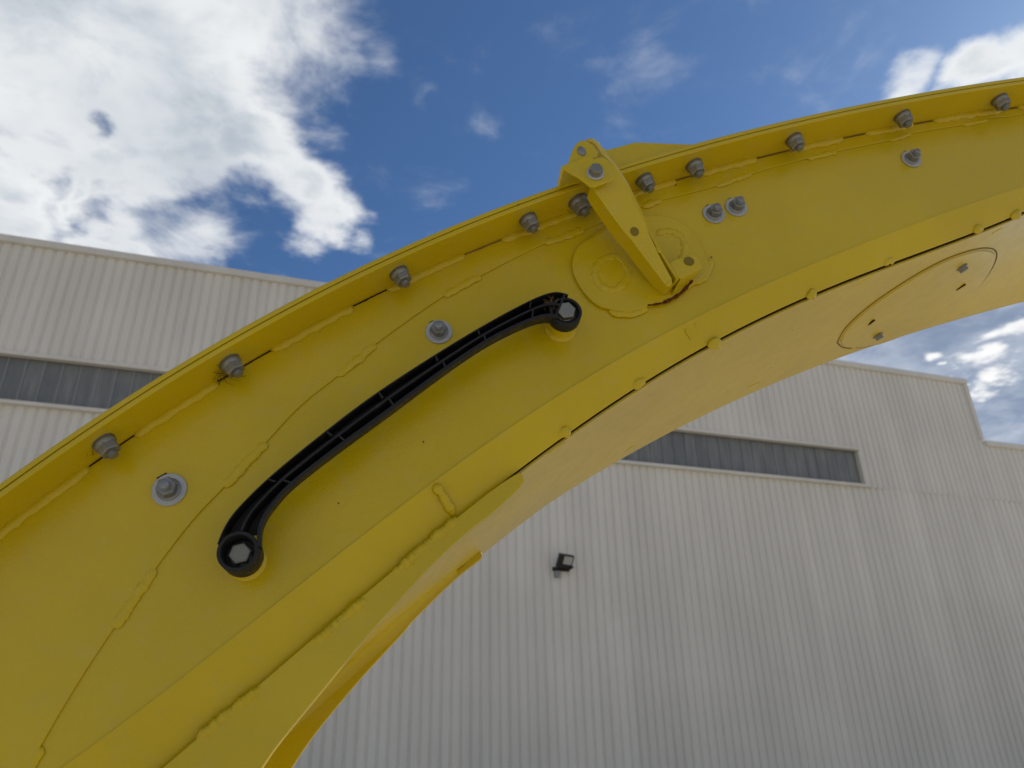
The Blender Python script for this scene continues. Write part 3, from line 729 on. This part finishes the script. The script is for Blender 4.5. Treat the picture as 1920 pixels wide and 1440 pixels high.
def dwall(Ain, Aout, Bout, mb): mb.loft([[(a[0], a[1], HT+.0001), (b[0], b[1], HT+.0001), (c[0], c[1], HB+.004), (c[0]*.5+a[0]*.5, c[1]*.5+a[1]*.5, HB), (a[0], a[1], HB)] for a, b, c in zip(Ain, Aout, Bout)])
dwall(inset(LoC, UpC, .0045), LoC, inset(LoC, UpC, .0022), mb)
bc0 = np.array(L(445.5, 1033, .0458)); br0 = 38.5*depth(445.5, 1033, .0458)/F
ks = int(np.argmax(np.linalg.norm(MdC-bc0, axis=1) > br0*.98))
wall(inset(MdC, UpC, .0015)[ks:-2], inset(MdC, LoC, .0015)[ks:-2], HB, HT-.0002, mb)
for (x, y) in ((990, 575), (905, 624), (820, 682), (722, 743), (626, 820), (523, 908)):
    q_ = np.array(L(x, y, HT)); k = int(np.argmin(np.linalg.norm(MdC-q_, axis=1))); t = nz(MdC[min(k+1, n_-1)]-MdC[k-1])*.0012
    for P0, P1, dd in ((UpC[k], MdC[k], -1), (MdC[k], LoC[k], 3)):
        k2 = min(n_-1, max(0, k)); sft = t*dd
        mb.prism([tuple(P0+(P1-P0)*.04-t+sft), tuple(P1+(P0-P1)*.27-t+sft), tuple(P1+(P0-P1)*.27+t+sft), tuple(P0+(P1-P0)*.04+t+sft)], HB+.0002, HT-.0004)
wall(inset(UpC, LoC, .0005)[ks:-2], inset(LoC, UpC, .003)[ks:-2], HB+.0003, HB+.0016, mb)
for k in (n_-3,):
    t = nz(MdC[k+1]-MdC[k-1])*.0016; P0, P1 = UpC[k], LoC[k]; mb.prism([tuple(P0-t), tuple(P1-t), tuple(P1+t), tuple(P0+t)], HB+.0002, HT-.0005)
part('grip', mb, M_black, 40, .0006, 2, parent=HN)
me_hh = hexnut(1.74, .22, .85, lathe([(.1, 0), (1., 0), (1., .16), (.93, .22), (.1, .22)], 36)).mesh('bolt_head', M_bolt, 30)
for i, (x, y, rpx, ob, ot) in enumerate(((445.5, 1033, 38.5, .016, .0458), (1061, 583, 31, .024, .042))):
    z = depth(x, y, ot); r = rpx*z/F; c3_ = L3(x, y, ot)
    rin = r*.80
    mb = lathe([(rin*.5, ob), (r*.97, ob), (r, ob+.002), (r, ot-.001), (r*.97, ot), (rin*1.03, ot), (rin, ot-.0012), (rin*.92, ob+.012), (.0005, ob+.012)], 48)
    obj('boss', mb.mesh('boss', M_black, 35), HN, T0@Matrix.Translation((c3_[0], c3_[1], 0)))
    mb = lathe([(r*.99, .0003), (r*.86, .0022), (r*.80, .0045), (r*.78, ob+.0005), (.001, ob+.0005)], 48)
    obj('spacer', mb.mesh('spacer', M_side, 50), CH, T0@Matrix.Translation((c3_[0], c3_[1], 0)))
    hb_ = (21 if i == 0 else 18)*z/F
    hx_, hy_ = c3_[0], c3_[1]
    fastener(Matrix.Translation((hx_, hy_, ob+.0115))@Matrix.Rotation(.25+i, 4, 'Z'), hb_, HN, ('bolt_head',), (me_hh,))

# dry grass and fibres caught round the nuts -----------------------------
def tuft(name, label, px, py, o_, R_, n, m, ln, grp):
    mb = MB(); c = Vector(L3(px, py, o_))
    for k in range(n):
        d = Vector((rnd.gauss(0, 1), rnd.gauss(0, 1), rnd.gauss(0, 1))).normalized(); p0 = c+Vector((rnd.gauss(0, R_), rnd.gauss(0, R_*.5), rnd.gauss(0, R_*.4)))
        d2 = (d+Vector((rnd.gauss(0, .8), rnd.gauss(0, .8), rnd.gauss(0, .8)))).normalized(); le = ln*rnd.uniform(.4, 1.2); w_ = .00022*rnd.uniform(.6, 1.6)
        p1 = p0+d*le*.5; p2 = p1+d2*le*.5; s_ = d.orthogonal().normalized()*w_; s2 = d.cross(s_).normalized()*w_
        mb.loft([[tuple(q+s_), tuple(q-s_*.5+s2), tuple(q-s_*.5-s2)] for q in (p0, p1, p2)])
    for i, v in enumerate(mb.v): pass
    me = mb.mesh(name, m); e = obj(name, me); e.matrix_world = cm; tag(e, label, 'dry grass', kind='stuff'); return e
tuft('dry_grass_tuft', 'wisps of dry grass caught under the flange nut at the left of the chute', 425, 702, .020, .0050, 34, M_web, .016, 0)
tuft('dry_grass_tuft', 'wisps of dry grass caught under the leftmost flange nut of the chute', 172, 838, .022, .0035, 22, M_web, .014, 0)
tuft('dry_grass_tuft', 'dark tangle of web and grass behind the latch beside a flange nut', 1096, 372, .02, .008, 130, M_web, .022, 0)
tuft('dry_grass_tuft', 'pale dry grass stuck inside the right end of the black handle', 1036, 570, .040, .0035, 60, M_grass, .012, 0)
tuft('dry_grass_tuft', 'dry grass bits stuck in the flange corner below the sky', 706, 522, .012, .006, 16, M_web, .014, 0)
tuft('dry_grass_tuft', 'small fibres stuck to the seam of the lower skirt plate', 770, 1049, -.014, .003, 18, M_web, .008, 0)
